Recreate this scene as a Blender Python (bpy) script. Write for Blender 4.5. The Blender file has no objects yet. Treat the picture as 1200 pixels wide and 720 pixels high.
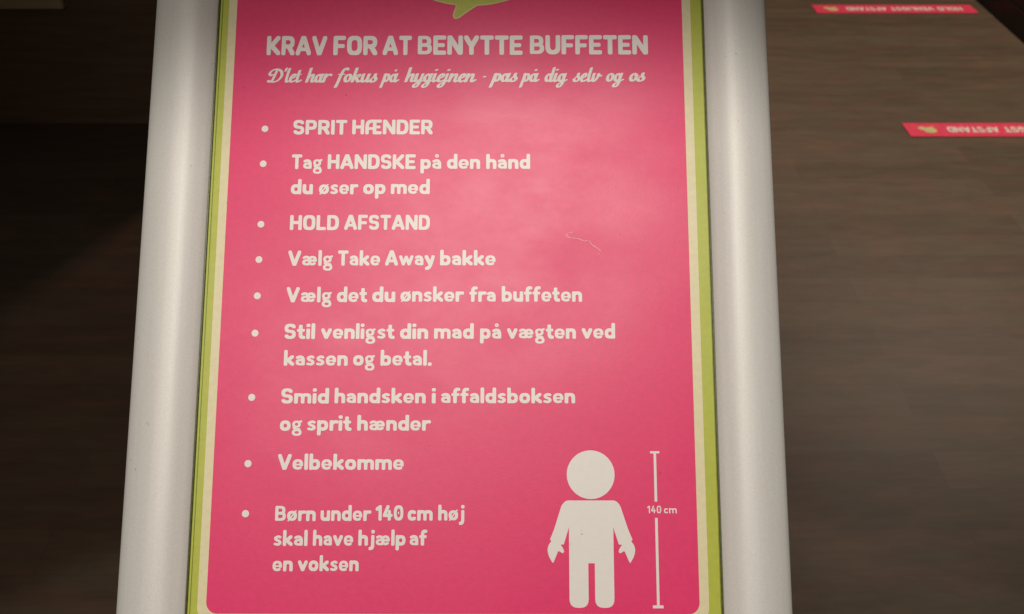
import bpy, bmesh, math, random
from math import radians, sin, cos, pi
from mathutils import Vector, Matrix
from mathutils.geometry import delaunay_2d_cdt

random.seed(7)
S = bpy.context.scene
COL = S.collection

# ------------------------------------------------------------------ camera
cd = bpy.data.cameras.new('camera')
cam = bpy.data.objects.new('camera', cd)
COL.objects.link(cam)
cam.location = (0, 0, 1.5)
cam.rotation_euler = (radians(90 - 40.398), 0, 0)
cd.sensor_width = 36
cd.lens = 30
cd.clip_start = 0.02
cd.clip_end = 100
cd.dof.use_dof = True
cd.dof.focus_distance = 0.487
cd.dof.aperture_fstop = 15
S.camera = cam

# ------------------------------------------------------------------ world (dim warm room light)
W = bpy.data.worlds.new('World')
S.world = W
W.use_nodes = True
bg = W.node_tree.nodes['Background']
bg.inputs[0].default_value = (1.0, 0.82, 0.70, 1)
bg.inputs[1].default_value = 0.034

# ------------------------------------------------------------------ view
S.view_settings.view_transform = 'Standard'
S.view_settings.look = 'None'
S.view_settings.exposure = 0
S.view_settings.gamma = 1


# ------------------------------------------------------------------ lamps
def spot(name, loc, target, power, angle, blend, radius, col):
    l = bpy.data.lights.new(name, 'SPOT')
    l.energy = power
    l.spot_size = radians(angle)
    l.spot_blend = blend
    l.shadow_soft_size = radius
    l.color = col
    o = bpy.data.objects.new(name, l)
    COL.objects.link(o)
    o.location = loc
    d = Vector(target) - Vector(loc)
    o.rotation_euler = d.to_track_quat('-Z', 'Y').to_euler()
    return o


# ceiling downlight above the sign: the rim of its pool of light crosses the sign's top
spot('ceiling_downlight', (0.02, -0.284, 2.668), (0.02, -0.53, 0), 61, 70, 0.09, 0.05, (1.0, 0.93, 0.85))
# second, wide ceiling lamp behind the camera
spot('wide_ceiling_lamp', (-0.45, -0.75, 2.66), (-0.14, 0.46, 1.2), 35, 68, 0.7, 0.12, (1.0, 0.92, 0.84))
# ceiling downlight over the floor on the right
spot('floor_downlight', (2.0, 2.95, 2.68), (1.9, 3.0, 0), 240, 98, 0.70, 0.06, (1.0, 0.845, 0.70))
# weak spot farther into the room, behind the counter on the left
spot('room_spot', (0.41, 5.8, 2.6), (-1.0, 2.0, 0), 130, 70, 0.6, 0.20, (1.0, 0.66, 0.56))


# ------------------------------------------------------------------ materials
def mat(name):
    m = bpy.data.materials.new(name)
    m.use_nodes = True
    nt = m.node_tree
    return m, nt, nt.nodes['Principled BSDF']


def node(nt, t, **kw):
    n = nt.nodes.new(t)
    for k, v in kw.items():
        setattr(n, k, v)
    return n


def noise(nt, vec, scale, detail=3, rough=0.5):
    n = node(nt, 'ShaderNodeTexNoise')
    n.inputs['Scale'].default_value = scale
    n.inputs['Detail'].default_value = detail
    n.inputs['Roughness'].default_value = rough
    nt.links.new(vec, n.inputs['Vector'])
    return n.outputs['Fac']


def mapping(nt, scale=(1, 1, 1), loc=(0, 0, 0)):
    tc = node(nt, 'ShaderNodeTexCoord')
    mp = node(nt, 'ShaderNodeMapping')
    mp.inputs['Scale'].default_value = scale
    mp.inputs['Location'].default_value = loc
    nt.links.new(tc.outputs['Object'], mp.inputs['Vector'])
    return mp.outputs['Vector']


def ramp(nt, fac, stops):
    r = node(nt, 'ShaderNodeValToRGB')
    e = r.color_ramp.elements
    while len(e) < len(stops):
        e.new(0.5)
    for k, (p, c) in enumerate(stops):
        e[k].position = p
        e[k].color = c if len(c) == 4 else (*c, 1)
    nt.links.new(fac, r.inputs['Fac'])
    return r.outputs['Color']


def mix(nt, fac, a, b, mode='MIX'):
    m = node(nt, 'ShaderNodeMix', data_type='RGBA', blend_type=mode)
    if isinstance(fac, float):
        m.inputs[0].default_value = fac
    else:
        nt.links.new(fac, m.inputs[0])
    for s, v in ((6, a), (7, b)):
        if isinstance(v, tuple):
            m.inputs[s].default_value = (*v, 1) if len(v) == 3 else v
        else:
            nt.links.new(v, m.inputs[s])
    return m.outputs[2]


def bump(nt, bsdf, height, strength, dist):
    b = node(nt, 'ShaderNodeBump')
    b.inputs['Strength'].default_value = strength
    b.inputs['Distance'].default_value = dist
    nt.links.new(height, b.inputs['Height'])
    nt.links.new(b.outputs['Normal'], bsdf.inputs['Normal'])


GRAIN = 0.05


def print_mat(name, col, var=0.06, rough=0.44, spec=0.60):
    """printed sheet under a clear anti-glare cover: mottled ink, fine orange-peel gloss, a few specks of dirt"""
    m, nt, b = mat(name)
    v = mapping(nt)
    a = noise(nt, v, 260, 4, 0.65)
    c = noise(nt, v, 25, 3)
    lo = tuple(x * (1 - var) for x in col)
    hi = tuple(min(1, x * (1 + var)) for x in col)
    base = ramp(nt, a, [(0.3, lo), (0.7, hi)])
    base = mix(nt, 0.12, base, ramp(nt, c, [(0.3, lo), (0.7, hi)]))
    sp = noise(nt, v, 420, 1)
    sparse = noise(nt, mapping(nt, loc=(3, 1, 0)), 60, 1)
    mk = node(nt, 'ShaderNodeMath', operation='MULTIPLY')
    nt.links.new(ramp(nt, sp, [(0.74, (0, 0, 0)), (0.78, (1, 1, 1))]), mk.inputs[0])
    nt.links.new(ramp(nt, sparse, [(0.56, (0, 0, 0)), (0.62, (1, 1, 1))]), mk.inputs[1])
    mk2 = node(nt, 'ShaderNodeMath', operation='MULTIPLY')
    nt.links.new(mk.outputs[0], mk2.inputs[0])
    mk2.inputs[1].default_value = 0.55
    base = mix(nt, mk2.outputs[0], base, tuple(x * 0.25 for x in col))
    nt.links.new(base, b.inputs['Base Color'])
    sm = node(nt, 'ShaderNodeMapRange')
    nt.links.new(noise(nt, mapping(nt, (1, 1.6, 1), (2, 0, 0)), 13, 4, 0.6), sm.inputs['Value'])
    sm.inputs['From Min'].default_value = 0.3
    sm.inputs['From Max'].default_value = 0.7
    sm.inputs['To Min'].default_value = rough - 0.05
    sm.inputs['To Max'].default_value = rough + 0.05
    nt.links.new(sm.outputs['Result'], b.inputs['Roughness'])
    b.inputs['Specular IOR Level'].default_value = spec
    # fine orange peel plus the slow ripple of a sheet that does not lie quite flat
    b1 = node(nt, 'ShaderNodeBump')
    b1.inputs['Strength'].default_value = 0.13
    b1.inputs['Distance'].default_value = 0.006
    nt.links.new(noise(nt, mapping(nt, (1.2, 0.8, 1)), 7, 1, 0.4), b1.inputs['Height'])
    b2 = node(nt, 'ShaderNodeBump')
    b2.inputs['Strength'].default_value = 0.09
    b2.inputs['Distance'].default_value = 0.0005
    nt.links.new(noise(nt, v, 950, 3, 0.65), b2.inputs['Height'])
    nt.links.new(b1.outputs['Normal'], b2.inputs['Normal'])
    nt.links.new(b2.outputs['Normal'], b.inputs['Normal'])
    return m


M_GREEN = print_mat('lime_green_print', (0.46, 0.50, 0.055))
M_CREAM = print_mat('cream_print', (0.76, 0.68, 0.42))
M_PINK = print_mat('pink_print', (0.80, 0.027, 0.146))
M_WHITE = print_mat('white_print', (0.82, 0.775, 0.725), 0.02)
M_BUBBLE = print_mat('bubble_green_print', (0.48, 0.50, 0.07))
M_BUBEDGE = print_mat('bubble_rim_print', (0.66, 0.60, 0.28))

# satin frame
m, nt, b = mat('satin_white_aluminium')
v = mapping(nt)
vs = mapping(nt, (1, 0.03, 1))
fine = noise(nt, v, 900, 3, 0.7)
streak = noise(nt, vs, 300, 3, 0.6)
base = ramp(nt, fine, [(0.25, (0.63, 0.615, 0.575)), (0.75, (0.745, 0.73, 0.685))])
base = mix(nt, 0.25, base, ramp(nt, streak, [(0.3, (0.61, 0.59, 0.55)), (0.7, (0.745, 0.725, 0.68))]))
spk = noise(nt, v, 330, 1)
spc = noise(nt, mapping(nt, loc=(1, 2, 0)), 45, 1)
mk = node(nt, 'ShaderNodeMath', operation='MULTIPLY')
nt.links.new(ramp(nt, spk, [(0.755, (0, 0, 0)), (0.785, (.4, .4, .4))]), mk.inputs[0])
nt.links.new(ramp(nt, spc, [(0.55, (0, 0, 0)), (0.62, (1, 1, 1))]), mk.inputs[1])
base = mix(nt, mk.outputs[0], base, (0.25, 0.23, 0.20))
nt.links.new(base, b.inputs['Base Color'])
b.inputs['Metallic'].default_value = 0.20
b.inputs['Roughness'].default_value = 0.57
bump(nt, b, fine, 0.16, 0.0003)
M_RAIL = m

m, nt, b = mat('olive_gap_shade')  # dark olive colour stands for the shade in the rail's inner gap
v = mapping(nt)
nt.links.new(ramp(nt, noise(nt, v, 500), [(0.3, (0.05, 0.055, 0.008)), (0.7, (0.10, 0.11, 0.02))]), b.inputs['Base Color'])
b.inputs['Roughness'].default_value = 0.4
M_GAP_SHADE = m

m, nt, b = mat('tinted_sheet_edge')
v = mapping(nt)
nt.links.new(ramp(nt, noise(nt, v, 300), [(0.3, (0.17, 0.19, 0.02)), (0.7, (0.27, 0.30, 0.035))]), b.inputs['Base Color'])
b.inputs['Roughness'].default_value = 0.35
M_COVER = m

m, nt, b = mat('grey_steel')
v = mapping(nt)
nt.links.new(ramp(nt, noise(nt, v, 60), [(0.3, (0.3, 0.3, 0.3)), (0.7, (0.38, 0.38, 0.37))]), b.inputs['Base Color'])
b.inputs['Metallic'].default_value = 0.8
b.inputs['Roughness'].default_value = 0.4
M_STEEL = m

# pale hair-line scratch in the cover
m, nt, b = mat('scratched_cover')
v = mapping(nt)
nt.links.new(ramp(nt, noise(nt, v, 500), [(0.35, (0.82, 0.16, 0.24)), (0.60, (0.86, 0.40, 0.42))]), b.inputs['Base Color'])
b.inputs['Roughness'].default_value = 0.5
M_SCRATCH = m

# wooden floor: narrow dark strips running along x
m, nt, b = mat('dark_wood_floor')
v = mapping(nt)
br = node(nt, 'ShaderNodeTexBrick')
br.offset = 0.37
br.offset_frequency = 2
br.inputs['Color1'].default_value = (0, 0, 0, 1)
br.inputs['Color2'].default_value = (1, 1, 1, 1)
br.inputs['Mortar'].default_value = (0.0, 0.0, 0.0, 1)
br.inputs['Scale'].default_value = 1
br.inputs['Mortar Size'].default_value = 0.0012
br.inputs['Bias'].default_value = 0
br.inputs['Brick Width'].default_value = 0.95
br.inputs['Row Height'].default_value = 0.105
nt.links.new(v, br.inputs['Vector'])
g1 = noise(nt, mapping(nt, (2.6, 13, 1)), 2.0, 3, 0.55)
g2 = noise(nt, mapping(nt, (7, 40, 1)), 2.5, 4, 0.6)
g4 = noise(nt, mapping(nt, (2.2, 6, 1), (1, 9, 0)), 2.2, 3, 0.55)
c1 = ramp(nt, br.outputs['Color'], [(0.0, (0.056, 0.038, 0.025)), (0.5, (0.096, 0.067, 0.044)), (1.0, (0.136, 0.097, 0.064))])
c2 = ramp(nt, g1, [(0.34, (0.048, 0.032, 0.021)), (0.5, (0.098, 0.068, 0.044)), (0.66, (0.160, 0.113, 0.073))])
c3 = ramp(nt, g2, [(0.34, (0.062, 0.045, 0.030)), (0.66, (0.140, 0.100, 0.066))])
c4 = ramp(nt, g4, [(0.38, (0.140, 0.072, 0.045)), (0.50, (0.098, 0.069, 0.044)), (0.62, (0.094, 0.083, 0.047))])
f = mix(nt, 0.40, c1, c2)
f = mix(nt, 0.28, f, c3)
f = mix(nt, 0.32, f, c4)
nt.links.new(f, b.inputs['Base Color'])
b.inputs['Roughness'].default_value = 0.55
b.inputs['Specular IOR Level'].default_value = 0.35
bump(nt, b, g2, 0.12, 0.002)
M_FLOOR = m

m, nt, b = mat('dark_brown_panel')
v = mapping(nt, (1, 1, 12))
nt.links.new(ramp(nt, noise(nt, v, 4, 4), [(0.3, (0.15, 0.095, 0.056)), (0.7, (0.22, 0.142, 0.085))]), b.inputs['Base Color'])
b.inputs['Roughness'].default_value = 0.5
M_DARK = m

m, nt, b = mat('black_laminate')
v = mapping(nt)
nt.links.new(ramp(nt, noise(nt, v, 30, 3), [(0.3, (0.006, 0.004, 0.0035)), (0.7, (0.011, 0.008, 0.007))]), b.inputs['Base Color'])
b.inputs['Roughness'].default_value = 0.55
M_BLACK = m

m, nt, b = mat('pale_worktop')
v = mapping(nt, (1, 8, 8))
nt.links.new(ramp(nt, noise(nt, v, 5, 4), [(0.3, (0.60, 0.47, 0.27)), (0.7, (0.70, 0.57, 0.34))]), b.inputs['Base Color'])
b.inputs['Roughness'].default_value = 0.4
M_TOP = m


def vinyl(name, col):
    m, nt, b = mat(name)
    v = mapping(nt)
    lo = tuple(x * 0.86 for x in col)
    hi = tuple(min(1, x * 1.1) for x in col)
    nt.links.new(ramp(nt, noise(nt, v, 40, 4, 0.6), [(0.3, lo), (0.7, hi)]), b.inputs['Base Color'])
    b.inputs['Roughness'].default_value = 0.5
    return m


M_VPINK = vinyl('pink_vinyl', (0.78, 0.055, 0.115))
M_VWHITE = vinyl('white_vinyl', (0.80, 0.70, 0.62))
M_VGREEN = vinyl('pale_green_vinyl', (0.60, 0.55, 0.25))


# ------------------------------------------------------------------ object helpers
def link_mesh(name, bm, material, parent=None, matrix=None, smooth=False):
    me = bpy.data.meshes.new(name)
    bm.to_mesh(me)
    bm.free()
    if smooth:
        for p in me.polygons:
            p.use_smooth = True
    me.materials.append(material)
    o = bpy.data.objects.new(name, me)
    COL.objects.link(o)
    if parent:
        o.parent = parent
    if matrix is not None:
        o.matrix_local = matrix
    return o


def empty(name, loc, label, cat, group=None):
    o = bpy.data.objects.new(name, None)
    COL.objects.link(o)
    o.location = loc
    o.empty_display_size = 0.1
    o['label'] = label
    o['category'] = cat
    if group:
        o['group'] = group
    return o


def add_box(bm, x0, x1, y0, y1, z0, z1, bev=0.0):
    r = bmesh.ops.create_cube(bm, size=1)
    for v in r['verts']:
        v.co = Vector((x0 + (v.co.x + .5) * (x1 - x0), y0 + (v.co.y + .5) * (y1 - y0), z0 + (v.co.z + .5) * (z1 - z0)))
    if bev:
        es = {e for v in r['verts'] for e in v.link_edges}
        bmesh.ops.bevel(bm, geom=list(es), offset=bev, segments=3, affect='EDGES', profile=0.5)


def sheet(polys, z):
    """flat union of polygons (2-D, metres) as one mesh at height z"""
    vs, fs = [], []
    for p in polys:
        if sum(a[0] * b_[1] - b_[0] * a[1] for a, b_ in zip(p, list(p[1:]) + [p[0]])) < 0:
            p = p[::-1]
        fs.append(list(range(len(vs), len(vs) + len(p))))
        vs += [Vector(q) for q in p]
    vo, eo, fo, ov, oe, of = delaunay_2d_cdt(vs, [], fs, 0, 1e-7)
    bm = bmesh.new()
    bv = [bm.verts.new((q.x, q.y, z)) for q in vo]
    for f, src in zip(fo, of):
        if src:
            bm.faces.new([bv[i] for i in f])
    bmesh.ops.delete(bm, geom=[v for v in bm.verts if not v.link_faces], context='VERTS')
    bm.normal_update()
    for f in bm.faces:
        if f.normal.z < 0:
            f.normal_flip()
    return bm


def rrect(x0, x1, y0, y1, r, n=8):
    out = []
    for cx, cy, a in ((x1 - r, y1 - r, 0), (x0 + r, y1 - r, 90), (x0 + r, y0 + r, 180), (x1 - r, y0 + r, 270)):
        for i in range(n + 1):
            t = radians(a + 90 * i / n)
            out.append((cx + r * cos(t), cy + r * sin(t)))
    return out


def ellipse(cx, cy, rx, ry, n=40):
    return [(cx + rx * cos(2 * pi * i / n), cy + ry * sin(2 * pi * i / n)) for i in range(n)]


def poly(pts, k=0.001):
    return [(x * k, y * k) for x, y in pts]


def rounded(pts, radii, n=5):
    """polygon with rounded corners; radii per vertex"""
    out = []
    N = len(pts)
    for i in range(N):
        p = Vector(pts[i])
        a = Vector(pts[i - 1]) - p
        c = Vector(pts[(i + 1) % N]) - p
        r = radii[i]
        if not r:
            out.append(tuple(p))
            continue
        t = min(r, a.length * .48, c.length * .48)
        p0 = p + a.normalized() * t
        p1 = p + c.normalized() * t
        for j in range(n + 1):
            u = j / n
            q = p0 * (1 - u) ** 2 + p * 2 * u * (1 - u) + p1 * u * u
            out.append(tuple(q))
    return out


# ------------------------------------------------------------------ lettering: strokes swept with a nib
def superel(n, rx, ry, k=20, rot=0.0):
    out = []
    for i in range(k):
        t = 2 * pi * i / k
        c, s = cos(t), sin(t)
        x = math.copysign(abs(c) ** (2 / n), c) * rx
        y = math.copysign(abs(s) ** (2 / n), s) * ry
        out.append((x * cos(rot) - y * sin(rot), x * sin(rot) + y * cos(rot)))
    return out


def hull(pts):
    pts = sorted(set((round(x, 6), round(y, 6)) for x, y in pts))

    def half(ps):
        h = []
        for p in ps:
            while len(h) > 1 and (h[-1][0] - h[-2][0]) * (p[1] - h[-2][1]) - (h[-1][1] - h[-2][1]) * (p[0] - h[-2][0]) <= 0:
                h.pop()
            h.append(p)
        return h
    a, b_ = half(pts), half(pts[::-1])
    return a[:-1] + b_[:-1]


def arc(cx, cy, rx, ry, a0, a1, e=2.3, n=None):
    n = n or max(6, int(abs(a1 - a0) / 12))
    out = []
    for i in range(n + 1):
        t = radians(a0 + (a1 - a0) * i / n)
        c, s = cos(t), sin(t)
        out.append((cx + math.copysign(abs(c) ** (2 / e), c) * rx, cy + math.copysign(abs(s) ** (2 / e), s) * ry))
    return out


def cat(pts, n=6):
    """smooth curve through points"""
    P = [pts[0]] + list(pts) + [pts[-1]]
    out = []
    for i in range(1, len(P) - 2):
        p0, p1, p2, p3 = P[i - 1], P[i], P[i + 1], P[i + 2]
        for j in range(n):
            t = j / n
            out.append(tuple(0.5 * (2 * p1[k] + (p2[k] - p0[k]) * t + (2 * p0[k] - 5 * p1[k] + 4 * p2[k] - p3[k]) * t * t
                                    + (3 * p1[k] - p0[k] - 3 * p2[k] + p3[k]) * t ** 3) for k in (0, 1)))
    out.append(tuple(pts[-1]))
    return out


Wt = 0.226                      # stroke width of the upright lettering, cap height = 1
r = Wt / 2
T, Bs, X = 1 - r, r, 0.69 - r   # centre lines of cap top, baseline, x-height


def glyph(ch):
    """strokes (lists of points, optional nib scale) and advance width"""
    L = []

    def P(*p, s=1.0):
        L.append((list(p), s))

    def C(*p, s=1.0):
        L.append((cat(p), s))

    def A(*a, s=1.0, **k):
        L.append((arc(*a, **k), s))
    w = 0.7
    if ch == 'H':
        w = .76; P((r, Bs), (r, T)); P((w - r, Bs), (w - r, T)); P((r, .5), (w - r, .5))
    elif ch == 'A':
        w = .84; P((r * .95, Bs), (w / 2 - .03, T), (w / 2 + .03, T), (w - r * .95, Bs)); P((.27, .31), (w - .27, .31), s=.85)
    elif ch == 'N':
        w = .80; P((r, Bs), (r, T), (r + .03, T), (w - r - .03, Bs), (w - r, Bs), (w - r, T))
    elif ch == 'D':
        w = .75; L.append(([(r, Bs), (r, T), (.33, T)] + arc(.33, .5, w - r - .33, .5 - r, 90, -90, 2.6) + [(r, Bs)], 1))
    elif ch == 'S':
        w = .70; q = .93
        L.append((arc(w / 2, .695, w / 2 - r, T - .69, 28, 250, 2.3) + arc(w / 2, .305, w / 2 - r, .31 - Bs, 70, -152, 2.3), q))
    elif ch == 'K':
        w = .76; P((r, Bs), (r, T)); P((w - r - .02, T), (.26, .49), (w - r, Bs), s=.98)
    elif ch == 'E':
        w = .66; P((w - r, T), (r, T), (r, Bs), (w - r, Bs)); P((r, .5), (w - r - .06, .5), s=.92)
    elif ch == 'F':
        w = .64; P((w - r, T), (r, T), (r, Bs)); P((r, .47), (w - r - .05, .47), s=.94)
    elif ch == 'P':
        w = .71; L.append(([(r, Bs), (r, T), (.36, T)] + arc(.36, .66, w - r - .36, T - .66, 90, -90, 2.5) + [(r, .445)], .97))
    elif ch == 'R':
        w = .74; L.append(([(r, Bs), (r, T), (.36, T)] + arc(.36, .67, w - r - .38, T - .67, 90, -90, 2.5) + [(r, .465)], .97)); P((.40, .45), (w - r - .01, Bs))
    elif ch == 'T':
        w = .70; P((r, T), (w - r, T)); P((w / 2, T), (w / 2, Bs))
    elif ch == 'B':
        w = .74; q = .93
        L.append(([(r, Bs), (r, T), (.38, T)] + arc(.36, .69, w - r - .40, T - .69, 90, -90, 2.4) + [(r, .51)], q))
        L.append(([(r, .51), (.38, .51)] + arc(.38, .315, w - r - .38, .315 - Bs, 90, -90, 2.4) + [(r, Bs)], q))
    elif ch == 'U':
        w = .76; L.append(([(r, T)] + arc(w / 2, .40, w / 2 - r, .40 - Bs, 180, 360, 2.4) + [(w - r, T)], 1))
    elif ch == 'V':
        w = .82; P((r * .95, T), (w / 2 - .02, Bs), (w / 2 + .02, Bs), (w - r * .95, T))
    elif ch == 'Y':
        w = .76; P((r * .95, T), (w / 2, .44), (w - r * .95, T)); P((w / 2, .46), (w / 2, Bs))
    elif ch == 'I':
        w = Wt; P((r, Bs), (r, T))
    elif ch == 'L':
        w = .60; P((r, T), (r, Bs), (w - r, Bs))
    elif ch == 'O':
        w = .78; A(w / 2, .5, w / 2 - r, .5 - r, 0, 360, 3.0, n=40)
    elif ch == 'G':
        w = .78; L.append((arc(w / 2, .5, w / 2 - r, .5 - r, 40, 330, 2.6) + [(w - r, .46), (w / 2 + .05, .46)], .95))
    elif ch == 'Æ':
        w = 1.04
        L.append(([(r, Bs), (r, .55)] + arc(.40, .55, .40 - r, T - .55, 180, 90, 2.3) + [(w - r, T)], 1))
        P((.585, T), (.585, Bs), (w - r, Bs)); P((r, .40), (.6, .40), s=.85); P((.585, .5), (w - r - .07, .5), s=.9)
    elif ch == '1':
        w = .44; P((r, .74), (w - r, T)); P((w - r, T), (w - r, Bs))
    elif ch == '4':
        w = .70; P((.36, T), (r, .34), (w - r, .34), s=.95); P((.47, .58), (.47, Bs), s=.95)
    elif ch == '0':
        w = .70; A(w / 2, .5, w / 2 - r, .5 - r, 0, 360, 2.5, n=36, s=.9); P((w / 2, .46), (w / 2, .54), s=.36)
    elif ch == '.':
        w = Wt; P((r, r), (r + .001, r), s=1.05)
    elif ch == "n":
        w = .65; P((r, Bs), (r, X)); L.append((arc(w / 2, .38, w / 2 - r, X - .38, 180, 0, 2.4) + [(w - r, Bs)], 1))
    elif ch == 'h':
        w = .65; P((r, Bs), (r, T + .02)); L.append((arc(w / 2, .38, w / 2 - r, X - .38, 180, 0, 2.4) + [(w - r, Bs)], 1))
    elif ch == 'm':
        w = 1.02; m_ = w / 2
        P((r, Bs), (r, X))
        for c0 in (r, m_):
            L.append((arc(c0 + (m_ - r) / 2, .40, (m_ - r) / 2, X - .40, 180, 0, 2.4) + [(c0 + m_ - r, Bs)], .95))
    elif ch == 'u':
        w = .65; P((w - r, Bs), (w - r, X)); L.append(([(r, X)] + arc(w / 2, .31, w / 2 - r, .31 - Bs, 180, 360, 2.4), 1))
    elif ch in 'oø':
        w = .68; A(w / 2, .345, w / 2 - r, .345 - r, 0, 360, 2.2, n=32, s=.96)
        if ch == 'ø':
            P((.09, .03), (w - .09, .66), s=.42)
    elif ch in 'db':
        w = .67; k = 1 if ch == 'd' else 0
        x = w - r if k else r
        P((x, Bs), (x, T + .03)); A(w / 2, .345, w / 2 - r, .345 - r, 0, 360, 2.2, n=32, s=.95)
    elif ch == 'p':
        w = .67; P((r, X), (r, -.29 + r)); A(w / 2, .345, w / 2 - r, .345 - r, 0, 360, 2.2, n=32, s=.95)
    elif ch == 'e':
        w = .65; P((.16, .335), (w - r + .01, .335), s=.60); L.append((arc(w / 2, .345, w / 2 - r + .01, .345 - r + .012, -8, 305, 2.3), .88))
    elif ch == 'c':
        w = .56; L.append((arc(w / 2 + .03, .345, w / 2 - r + .03, .345 - r, 50, 310, 2.2), .95))
    elif ch in 'aå':
        w = .60; s_ = .90
        L.append((cat([(.13, .53), (.28, .585), (.42, .53), (w - r, .38)]) + [(w - r, Bs)], s_ + .04))
        L.append(([(w - r, .37), (.30, .37)] + arc(.29, .24, .29 - r, .13, 90, 270, 2.2) + [(.40, Bs - .01), (w - r, .16)], s_ - .06))
        if ch == 'å':
            A(.31, .89, .078, .078, 0, 360, 2, n=20, s=.40)
    elif ch == 'g':
        w = .66; s_ = .74
        A(.29, .435, .185, .165, 0, 360, 2.2, n=28, s=s_)
        P((.42, .55), (w - .10, .62), s=.7)
        C((.17, .30), (.13, .21), (.22, .14), (.34, .13), s=.66)
        A(.32, -.085, .22, .150, 0, 360, 2.3, n=28, s=.74)
        C((.5, .02), (.46, .12), (.34, .135), s=.66)
    elif ch == 'f':
        w = .48; P((.20, Bs), (.20, .72)); L.append((arc(.36, .72, .16, T + .02 - .72, 180, 75, 2.2), .95)); P((r - .04, X - .01), (w - r + .01, X - .01), s=.88)
    elif ch == 't':
        w = .47; L.append(([(.20, .82), (.20, .30)] + arc(.36, .30, .16, .30 - Bs, 180, 275, 2.2), 1)); P((r - .04, X - .01), (w - r, X - .01), s=.88)
    elif ch == 'r':
        w = .47; P((r, Bs), (r, X)); L.append((arc(.36, .36, .36 - r, X - .355, 180, 75, 2.2), .96))
    elif ch == 's':
        w = .54; q = .84
        L.append((cat([(w - .12, .55), (.30, .595), (.13, .50), (.20, .385), (.36, .32), (.43, .20), (.30, .10), (.11, .135)]), q))
    elif ch == 'k':
        w = .65; P((r, Bs), (r, T + .02)); P((w - r - .02, X), (.25, .36), (w - r + .01, Bs), s=.94)
    elif ch == 'v':
        w = .66; P((r * .95, X), (w / 2 - .01, Bs), (w / 2 + .01, Bs), (w - r * .95, X), s=.97)
    elif ch == 'w':
        w = .96; P((r * .95, X), (.29, Bs), (w / 2, X - .02), (w - .29, Bs), (w - r * .95, X), s=.88)
    elif ch == 'y':
        w = .66; P((r * .95, X), (w / 2 + .03, Bs + .02)); L.append((cat([(w - r * .95, X), (.40, .10), (.29, -.10), (.14, -.17)]), .97))
    elif ch == 'i':
        w = Wt; P((r, Bs), (r, X)); P((r, .885), (r + .001, .885), s=1.06)
    elif ch == 'j':
        w = .36; x = w - r; L.append(([(x, X), (x, .02)] + cat([(x, .0), (x - .05, -.12), (x - .16, -.17)]), .96)); P((x, .885), (x + .001, .885), s=1.06)
    elif ch == 'l':
        w = Wt; P((r, Bs), (r, T + .03))
    elif ch == 'æ':
        w = .98
        L.append((cat([(.13, .53), (.27, .585), (.42, .52), (.485, .38)]) + [(.485, .345)], .86))
        L.append(([(.47, .37), (.30, .37)] + arc(.29, .235, .29 - r, .125, 90, 270, 2.2) + [(.40, Bs - .01), (.49, .2)], .80))
        L.append(([(.47, .345), (w - r, .345)] + arc(.67, .345, w - r - .67, .345 - r, 0, 312, 2.2), .84))
    else:
        raise KeyError(ch)
    return L, w


SL = 0.24    # slant of the script


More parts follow.
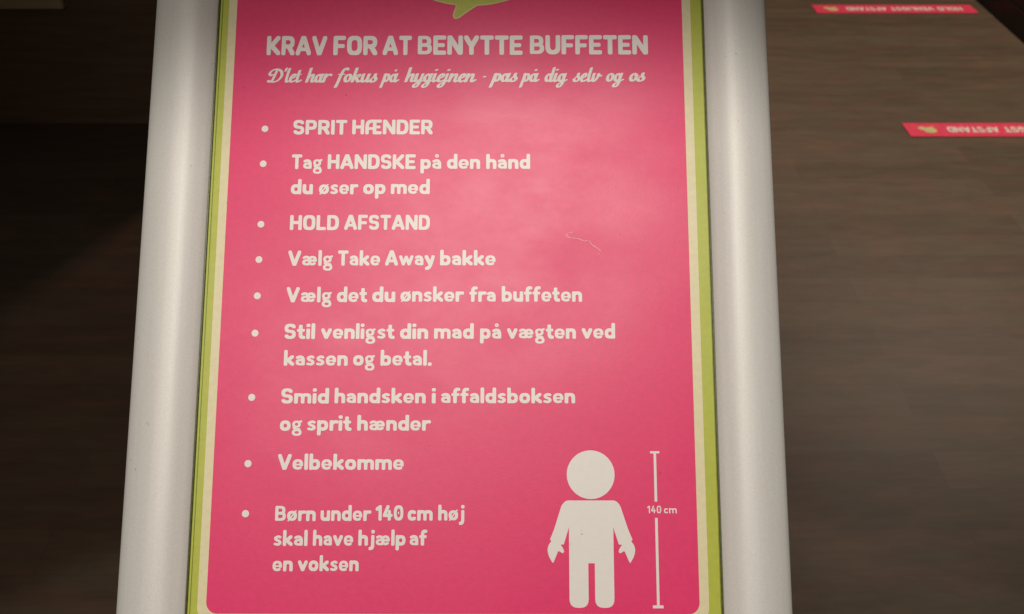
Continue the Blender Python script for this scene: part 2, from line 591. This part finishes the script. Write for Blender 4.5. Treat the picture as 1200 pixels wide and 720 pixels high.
def script_glyph(ch):
    """brush script: cap height 1, x-height .6, drawn upright and then slanted; returns strokes and advance"""
    L = []

    def C(*p, s=1.0, n=6):
        L.append((cat(p, n), s))

    def E(cx, cy, rx, ry, s=1.0):
        L.append((arc(cx, cy, rx, ry, 0, 360, 2, n=26), s))
    w = .45
    if ch == 'D':
        w = .98
        C((.46, .93), (.40, .55), (.30, .10), (.12, .05), (.06, .12))
        C((.22, .09), (.42, .03), (.70, .14), (.86, .46), (.74, .80), (.44, .93), (.16, .86), (.02, .64), (.12, .50), (.24, .54))
    elif ch == "'":
        w = .16; C((.07, 1.0), (.05, .82), s=.9)
    elif ch == 'l':
        w = .30; C((.12, .98), (.10, .5), (.12, .12), (.20, .04), (.34, .14))
    elif ch == 't':
        w = .32; C((.12, .84), (.10, .4), (.12, .11), (.20, .04), (.36, .15)); C((-.02, .58), (.28, .58), s=.6)
    elif ch == 'h':
        w = .52; C((.10, 1.0), (.09, .5), (.07, .04)); C((.09, .25), (.22, .52), (.36, .54), (.37, .34), (.36, .12), (.44, .04), (.56, .15))
    elif ch == 'k':
        w = .52; C((.10, 1.0), (.09, .5), (.07, .04)); C((.10, .30), (.26, .50), (.38, .56), (.40, .45), (.28, .33), (.14, .30), s=.75); C((.22, .33), (.36, .10), (.44, .04), (.56, .15))
    elif ch in 'aå':
        w = .52; E(.20, .30, .145, .255); C((.39, .58), (.36, .3), (.36, .12), (.43, .04), (.56, .15))
        if ch == 'å':
            E(.25, .84, .05, .055, s=.4)
    elif ch == 'o':
        w = .46; E(.21, .30, .15, .255); C((.34, .42), (.48, .40), s=.5)
    elif ch == 'd':
        w = .52; E(.20, .30, .145, .255); C((.40, 1.0), (.38, .5), (.36, .12), (.43, .04), (.56, .15))
    elif ch == 'g':
        w = .50; E(.20, .30, .145, .255); C((.39, .58), (.36, .2), (.34, -.14), (.24, -.34), (.10, -.34), (.08, -.20), (.24, -.06), (.54, .14), s=.9)
    elif ch == 'r':
        w = .40; C((.08, .58), (.07, .3), (.06, .04)); C((.08, .28), (.22, .52), (.34, .58), (.42, .50), s=.9)
    elif ch == 'f':
        w = .40; C((.46, .90), (.38, 1.0), (.24, .90), (.16, .5), (.12, .1), (.06, -.34)); C((.02, .57), (.36, .57), s=.6)
    elif ch == 'u':
        w = .54; C((.08, .58), (.07, .28), (.12, .06), (.24, .06), (.38, .26)); C((.40, .58), (.37, .3), (.37, .12), (.44, .04), (.58, .15))
    elif ch == 'i':
        w = .28; C((.09, .58), (.08, .3), (.09, .12), (.16, .04), (.30, .15)); C((.10, .86), (.10, .865), s=1.1)
    elif ch == 'j':
        w = .26; C((.10, .58), (.08, .2), (.04, -.14), (-.06, -.34), (-.20, -.34), (-.22, -.2), (-.06, -.06), (.28, .15), s=.9); C((.11, .86), (.11, .865), s=1.1)
    elif ch == 's':
        w = .40; C((-.04, .14), (.14, .36), (.22, .60), (.22, .60), s=.6); C((.22, .58), (.22, .42), (.33, .22), (.26, .06), (.10, .04), (.03, .14))
    elif ch == 'e':
        w = .42; C((.08, .27), (.26, .34), (.32, .48), (.24, .58), (.12, .48), (.07, .26), (.14, .06), (.27, .05), (.44, .16))
    elif ch == 'p':
        w = .48; C((.10, .58), (.08, .2), (.02, -.36)); E(.25, .31, .135, .25)
    elif ch == 'y':
        w = .52; C((.08, .58), (.07, .28), (.12, .06), (.24, .06), (.38, .26)); C((.40, .58), (.37, .2), (.33, -.14), (.23, -.34), (.09, -.34), (.07, -.20), (.23, -.06), (.54, .14), s=.9)
    elif ch == 'n':
        w = .54; C((.08, .58), (.07, .3), (.06, .04)); C((.08, .25), (.22, .52), (.37, .54), (.38, .34), (.37, .12), (.45, .04), (.58, .15))
    elif ch == 'v':
        w = .46; C((.08, .58), (.07, .28), (.12, .06), (.24, .08), (.36, .36), (.36, .56), (.42, .46), (.54, .42))
    elif ch == '·':
        w = .3; C((.15, .37), (.15, .375), s=.9)
    return L, w


NIB = superel(3.0, 1, .92)
NIB_LOW = superel(2.6, 1, .78)     # for the letters with narrow counters
_cache = {}


def word_polys(text, script=False, weight=1.0, gap=0.074):
    """polygons of a word in units of cap height, baseline at 0, plus its x extent"""
    polys = []
    x = 0.0
    lo, hi = 1e9, -1e9
    for ch in text:
        key = (ch, script, weight)
        if key not in _cache:
            g, w = script_glyph(ch) if script else glyph(ch)
            out = []
            for pts, s in g:
                if script:
                    nib = superel(2, .102 * s, .046 * s, 16, radians(20))
                    pts = [(px + SL * py, py) for px, py in pts]
                else:
                    k = r * s * weight
                    nib = [(a * k, b_ * k) for a, b_ in (NIB_LOW if ch in 'aåæesgøB' else NIB)]
                for p, q in zip(pts, pts[1:]):
                    out.append(hull([(p[0] + a, p[1] + b_) for a, b_ in nib] + [(q[0] + a, q[1] + b_) for a, b_ in nib]))
            _cache[key] = (out, w)
        out, w = _cache[key]
        for p in out:
            polys.append([(a + x, b_) for a, b_ in p])
            lo = min(lo, min(a for a, _ in p) + x)
            hi = max(hi, max(a for a, _ in p) + x)
        x += w + (0 if script else gap)
    return polys, lo, hi


def text_sheet(words, cap, z, script=False, weight=1.0, sl=0.0):
    """one printed line: words = (text, x0, x1, baseline) in mm"""
    bm = bmesh.new()
    for text, x0, x1, y in words:
        ps, lo, hi = word_polys(text, script, weight)
        k = (x1 - x0) / (hi - lo)
        ps = [[((x0 + (a - lo) * k) * .001 + sl * b_ * cap * .001, (y + b_ * cap) * .001) for a, b_ in p] for p in ps]
        part = sheet(ps, z)
        me = bpy.data.meshes.new('tmp')
        part.to_mesh(me)
        part.free()
        bm.from_mesh(me)
        bpy.data.meshes.remove(me)
    return bm


# ================================================================== SETTING
bm = bmesh.new()
bmesh.ops.create_grid(bm, x_segments=2, y_segments=2, size=9)
fl = link_mesh('floor', bm, M_FLOOR)
fl['kind'] = 'structure'

# ------------------------------------------------------------------ dark counter behind the sign on the left
t = empty('buffet_counter', (-1.7, 3.05, 0), 'dark brown counter with a pale worktop standing behind the left side of the sign', 'counter')
o0 = Vector((1.7, -3.05, 0))


def local_box(name, x0, x1, y0, y1, z0, z1, m, parent, origin, bev=0.004):
    bm = bmesh.new()
    add_box(bm, x0, x1, y0, y1, z0, z1, bev)
    bmesh.ops.translate(bm, verts=bm.verts, vec=origin)
    return link_mesh(name, bm, m, parent)


local_box('body', -1.474, -0.898, 2.79, 3.38, 0, 0.95, M_DARK, t, o0, 0.001)
local_box('low_body', -3.4, -1.4744, 2.7905, 3.38, 0, 0.422, M_DARK, t, o0, 0.001)
local_box('worktop', -3.4, -1.478, 2.775, 3.38, 0.425, 0.465, M_TOP, t, o0)

# ------------------------------------------------------------------ black counter on the right edge
t = empty('serving_counter', (2.5, 4.2, 0), 'black counter standing on the wooden floor in the top right corner', 'counter')
o0 = Vector((-2.5, -4.2, 0))
local_box('plinth', 2.177, 2.85, 2.6, 5.6, 0, 0.10, M_BLACK, t, o0)
local_box('body', 2.180, 2.85, 2.6, 5.6, 0.102, 0.86, M_BLACK, t, o0)
local_box('worktop', 2.15, 2.88, 2.58, 5.62, 0.862, 0.90, M_BLACK, t, o0, 0.006)


# ------------------------------------------------------------------ distance stickers on the floor
def floor_sticker(loc, label):
    root = empty('floor_sticker', loc, label, 'floor sticker', 'pink distance stickers on the floor')
    bm = sheet([rrect(0, .735, 0, .098, .003)], 0)
    ext = bmesh.ops.extrude_face_region(bm, geom=bm.faces[:])
    for g in ext['geom']:
        if isinstance(g, bmesh.types.BMVert):
            g.co.z += .0012
    bmesh.ops.recalc_face_normals(bm, faces=bm.faces[:])
    link_mesh('strip', bm, M_VPINK, root)
    # the writing faces the other way: turned half round
    rot = Matrix.Translation((.735, .098, 0)) @ Matrix.Rotation(pi, 4, 'Z')
    words = [('HOLD', 58, 170, 30), ('VENLIGST', 188, 386, 30), ('AFSTAND', 404, 588, 30)]
    tx = text_sheet(words, 40, .0022)
    link_mesh('lettering', tx, M_VWHITE, root, rot)
    lg = sheet([ellipse(.652, .054, .024, .020), poly([(640, 42), (630, 24), (658, 38)]), ellipse(.676, .040, .014, .012)], .0022)
    link_mesh('speech_bubble', lg, M_VGREEN, root, rot)
    return root


floor_sticker((1.388, 3.822, .002), 'pink floor sticker farther from the sign, close to the black counter')
floor_sticker((1.412, 2.690, .002), 'pink floor sticker nearer to the sign, lying alone on bare floor')

# ================================================================== THE SIGN
base = Vector((-0.0296, 0.55, 0))
sign = empty('sign_stand', base, 'pink buffet rules poster in a pale satin metal frame on a stand', 'sign')
AX = Vector((0.99999920, -0.00118130, -0.00044296))
AY = Vector((0.00118129, 0.75343923, 0.65751649))
AN = Vector((-0.00044299, -0.65751649, 0.75344002))
org = Vector((-0.02961225, 0.36669277, 1.18794445)) - base
MS = Matrix(((AX.x, AY.x, AN.x, org.x), (AX.y, AY.y, AN.y, org.y), (AX.z, AY.z, AN.z, org.z), (0, 0, 0, 1)))

# --- frame rails: rounded profile, mitred
XI0, XI1, YI0, YI1 = -.1452, .1432, -.1785, .232      # opening
RW = .0367
prof = [(0.0005, -0.0012), (0.0, .0010), (.0007, .0019), (.003, .0035), (.006, .0054), (.009, .0071), (.0115, .0080), (.014, .0085), (.018, .0087), (.022, .0083),
        (.026, .0074), (.030, .0062), (.0335, .0045), (.0355, .0030), (.0364, .0014), (.0367, -.001), (.0367, -.012), (.030, -.0135), (.0005, -.0135)]
corners = [(XI0, YI0, -1, -1), (XI1, YI0, 1, -1), (XI1, YI1, 1, 1), (XI0, YI1, -1, 1)]
for k in range(4):
    a, c = corners[k], corners[(k + 1) % 4]
    bm = bmesh.new()
    rings = []
    for (x, y, sx, sy) in (a, c):
        rings.append([bm.verts.new((x + sx * s, y + sy * s, h)) for s, h in prof])
    n = len(prof)
    g = 0.00006
    # hairline open mitre so neighbouring rails do not share a plane
    d = (Vector(c[:2]) - Vector(a[:2])).normalized() * g
    for v in rings[0]:
        v.co.x += d.x; v.co.y += d.y
    for v in rings[1]:
        v.co.x -= d.x; v.co.y -= d.y
    for i in range(n):
        j = (i + 1) % n
        bm.faces.new((rings[0][i], rings[0][j], rings[1][j], rings[1][i]))
    bm.faces.new(rings[0]); bm.faces.new(rings[1])
    bmesh.ops.recalc_face_normals(bm, faces=bm.faces[:])
    bmesh.ops.subdivide_edges(bm, edges=[e for e in bm.edges if (e.verts[0].co - e.verts[1].co).length > .2], cuts=6)
    rail = link_mesh('frame_rail', bm, M_RAIL, sign, MS, smooth=True)
    try:
        rail.data.set_sharp_from_angle(angle=radians(50))
    except Exception:
        pass
    # dark olive strip standing in for contact shade along the rail's inner edge
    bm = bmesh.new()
    shade_prof = [(-.0011, .0006), (-.0009, .0011), (-.0003, .0013), (-.00002, .0011), (-.00002, .0003), (-.0011, .0003)]
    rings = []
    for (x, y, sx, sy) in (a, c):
        rings.append([bm.verts.new((x + sx * s, y + sy * s, h)) for s, h in shade_prof])
    n = len(shade_prof)
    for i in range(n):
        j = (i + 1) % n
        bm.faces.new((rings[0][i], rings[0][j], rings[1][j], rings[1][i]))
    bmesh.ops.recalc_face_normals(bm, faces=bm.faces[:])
    link_mesh('gap_shade_strip', bm, M_GAP_SHADE, rail)

# --- backing board, pole and foot (behind the sign)
bm = bmesh.new()
add_box(bm, XI0 - .03, XI1 + .03, YI0 - .03, YI1 + .03, -.0125, -.0014)
link_mesh('backing_board', bm, M_STEEL, sign, MS)
top = MS @ Vector((0, 0, -.016))
bm = bmesh.new()
bmesh.ops.create_cone(bm, cap_ends=True, segments=32, radius1=.02, radius2=.02, depth=top.z - .02)
bmesh.ops.translate(bm, verts=bm.verts, vec=(top.x, top.y, (top.z - .02) / 2 + .012))
link_mesh('pole', bm, M_STEEL, sign, smooth=False)
bm = bmesh.new()
bmesh.ops.create_cone(bm, cap_ends=True, segments=64, radius1=.19, radius2=.17, depth=.014)
bmesh.ops.translate(bm, verts=bm.verts, vec=(top.x, top.y, .0075))
link_mesh('foot', bm, M_STEEL, sign)

# --- poster: green sheet, cream band, pink field, print
Z = .00012
bm = sheet([[(XI0 - .006, YI0 - .006), (XI1 + .006, YI0 - .006), (XI1 + .006, YI1 + .006), (XI0 - .006, YI1 + .006)]], 0)
poster = link_mesh('poster', bm, M_GREEN, sign, MS)
poster['label'] = 'pink poster with a lime green edge and white Danish text'
link_mesh('cream_border', sheet([rrect(-.1390, .1355, -.1712, .2245, .0085)], Z), M_CREAM, poster)
link_mesh('pink_panel', sheet([rrect(-.1342, .1304, -.1662, .2195, .006)], 2 * Z), M_PINK, poster)
ZT = 3 * Z


def line(name, words, cap, script=False, weight=1.0, label=None, z=ZT):
    o = link_mesh(name, text_sheet(words, cap, z, script, weight), M_WHITE, poster)
    o['label'] = label or ('white line reading ' + ' '.join(w[0] for w in words))
    return o


for x, wd in ((-.1428, .00030), (.1418, .00026)):
    bm = bmesh.new()
    add_box(bm, x - wd / 2, x + wd / 2, YI0 + .001, YI1 - .001, -.0002, .00042)
    link_mesh('cover_sheet_edge', bm, M_COVER, poster)
line('heading', [('KRAV', -115.4, -79.9, 149.9), ('FOR', -76.1, -50.1, 150.0), ('AT', -46.9, -29.8, 150.1), ('BENYTTE', -26.2, 35.7, 150.3), ('BUFFETEN', 40.0, 109.7, 150.6)], 12.2, weight=1.05)
line('subtitle', [("D'let", -114.5, -93.8, 133.1), ('har', -92.0, -76.0, 133.1), ('fokus', -75.1, -49.5, 133.2), ('på', -48.4, -36.7, 133.3), ('hygiejnen', -33.8, 8.8, 133.4), ('·', 12.3, 14.4, 133.5), ('pas', 15.8, 32.8, 133.6), ('på', 33.5, 45.8, 133.6), ('dig', 48.5, 62.2, 133.6), ('selv', 64.7, 82.6, 133.7), ('og', 84.6, 95.3, 133.8), ('os', 98.1, 107.8, 133.9)], 8.7, script=True)
LINES = [
    ([('SPRIT', -97.8, -66.5, 101.1), ('HÆNDER', -63.5, -16.7, 101.3)], 9.1),
    ([('Tag', -97.9, -80.2, 80.3), ('HANDSKE', -77.1, -26.2, 80.4), ('på', -23.4, -11.4, 80.4), ('den', -8.1, 11.1, 80.5), ('hånd', 14.6, 40.0, 80.5)], 9.0),
    ([('du', -97.8, -85.1, 65.3), ('øser', -81.6, -59.0, 65.3), ('op', -56.1, -43.3, 65.4), ('med', -40.2, -17.8, 65.5)], 9.0),
    ([('HOLD', -97.5, -69.5, 44.2), ('AFSTAND', -66.4, -17.4, 44.4)], 9.0),
    ([('Vælg', -97.7, -72.3, 23.4), ('Take', -69.4, -45.4, 23.5), ('Away', -42.5, -14.4, 23.6), ('bakke', -11.3, 20.2, 23.7)], 9.0),
    ([('Vælg', -97.8, -72.2, 2.4), ('det', -69.3, -52.1, 2.5), ('du', -49.3, -36.3, 2.6), ('ønsker', -33.4, 2.5, 2.8), ('fra', 5.5, 20.4, 2.8), ('buffeten', 23.8, 69.2, 2.9)], 8.9),
    ([('Stil', -98.1, -80.9, -18.4), ('venligst', -77.5, -36.2, -18.3), ('din', -33.2, -17.4, -18.3), ('mad', -14.1, 8.2, -18.2), ('på', 11.7, 23.6, -18.2), ('vægten', 26.9, 65.5, -18.1), ('ved', 68.8, 87.5, -18.0)], 8.8),
    ([('kassen', -97.8, -62.1, -33.4), ('og', -59.1, -47.0, -33.3), ('betal.', -43.8, -15.2, -33.3)], 8.8),
    ([('Smid', -98.4, -71.9, -54.4), ('handsken', -68.8, -18.2, -54.2), ('i', -14.9, -12.6, -54.2), ('affaldsboksen', -9.6, 64.7, -54.1)], 8.6),
    ([('og', -98.5, -86.3, -69.4), ('sprit', -83.4, -58.9, -69.3), ('hænder', -55.8, -15.1, -69.2)], 8.6),
    ([('Velbekomme', -98.8, -29.7, -90.5)], 8.7),
    ([('Børn', -99.1, -77.0, -117.9), ('under', -74.4, -46.8, -117.8), ('140', -44.5, -29.4, -117.6), ('cm', -27.0, -13.4, -117.6), ('høj', -10.4, 3.9, -117.5)], 8.4),
    ([('skal', -99.3, -81.0, -131.0), ('have', -78.1, -56.3, -130.9), ('hjælp', -53.5, -27.9, -130.8), ('af', -25.6, -16.2, -130.7)], 8.4),
    ([('en', -99.4, -88.5, -144.3), ('voksen', -85.7, -52.9, -144.2)], 8.4),
]
for ws, cap in LINES:
    line('text_line', ws, cap)
for x, y in [(-114.3, 104.7), (-114.4, 83.6), (-114.1, 47.7), (-114.3, 27.1), (-114.3, 6.2), (-114.6, -15.0), (-114.8, -50.9), (-115.2, -87.1), (-115.3, -113.9)]:
    link_mesh('bullet', sheet([ellipse(x * .001, y * .001, .00195, .00195, 24)], ZT), M_WHITE, poster)

# pictogram of a child
cx = 72.7
half = [(0, -106.65), (13.6, -106.65), (15.9, -109.1), (20.0, -121.7), (22.4, -127.5), (21.5, -128.1), (23.1, -130.1), (23.8, -132.6), (23.1, -136.2), (20.8, -139.9),
        (19.9, -138.0), (17.9, -133.2), (15.4, -134.7), (14.6, -133.6), (15.6, -131.5), (16.7, -130.0), (14.9, -130.0), (12.05, -120.9), (12.05, -131.5), (12.05, -162.9), (1.75, -162.9), (1.75, -139.8), (0, -139.8)]
rad = [0, 3.5, 2.5, 0, .4, .5, 2, 2, 2.5, .8, .6, .8, .7, .8, .5, .5, .4, .5, 0, 4.6, 4.6, .3, 0]
full = half[1:-1] + [(-x, y) for x, y in half[-2:0:-1]]
radf = rad[1:-1] + rad[-2:0:-1]
body = rounded([(cx + x, y) for x, y in full], radf)
o = link_mesh('pictogram', sheet([poly(body), ellipse(.0728, -.0928, .0131, .0131, 56)], ZT), M_WHITE, poster)
o['label'] = 'white pictogram of a standing child'

# height scale with 140 cm
bars = [[(105.6, -81.3), (110.7, -81.3), (110.7, -80.1), (105.6, -80.1)], [(107.5, -80.6), (108.9, -80.6), (108.95, -107.2), (107.5, -107.2)],
        [(107.5, -115.9), (108.95, -115.9), (108.95, -162.2), (107.5, -162.2)], [(105.3, -163.1), (111.0, -163.1), (111.0, -161.6), (105.3, -161.6)]]
o = link_mesh('height_scale', sheet([poly(q) for q in bars], ZT), M_WHITE, poster)
o['label'] = 'white height line with end bars beside the child pictogram'
line('height_caption', [('140', 103.4, 111.0, -113.6), ('cm', 112.5, 119.4, -113.6)], 4.4, weight=.72)

# green speech bubble at the top
tail = [(-16, 186), (-3.2, 181.8), (-5.2, 174.9), (-4.3, 173.2), (-2.3, 174.1), (1.5, 177.1), (7.4, 181.2), (20, 190), (5, 200)]
bub = sheet([poly(rounded(tail, [0, .5, 2, 1, 1, 0, 0, 0, 0])), ellipse(.0048, .203, .040, .0212, 60)], ZT + Z)
bo = link_mesh('speech_bubble', bub, M_BUBBLE, poster)
tail2 = [(-16, 186), (-3.9, 181.3), (-6.0, 174.9), (-4.6, 172.6), (-2.0, 173.3), (1.9, 176.4), (7.9, 180.6), (20, 189.2), (5, 200)]
link_mesh('speech_bubble_rim', sheet([poly(rounded(tail2, [0, .5, 2, 1, 1, 0, 0, 0, 0])), ellipse(.0048, .203, .0407, .0219, 60)], ZT + .5 * Z), M_BUBEDGE, poster)

# scratch in the cover
sp = cat([(64.1, 43.2), (60.9, 42.0), (61.7, 40.3), (65.7, 39.5), (68.1, 39.2), (70.6, 38.0), (73.4, 38.1), (75.0, 36.0), (77.2, 34.5), (79.8, 32.5), (79.4, 30.8), (78.6, 30.0)], 4)
ps = []
for i, (p, q) in enumerate(zip(sp, sp[1:])):
    k = .17 + .13 * abs(sin(i * 1.3)) if i < 36 else .10
    nb = superel(2, k, k, 8)
    ps.append(poly(hull([(p[0] + a, p[1] + b_) for a, b_ in nb] + [(q[0] + a, q[1] + b_) for a, b_ in nb])))
link_mesh('scratch', sheet(ps, ZT + Z), M_SCRATCH, poster)
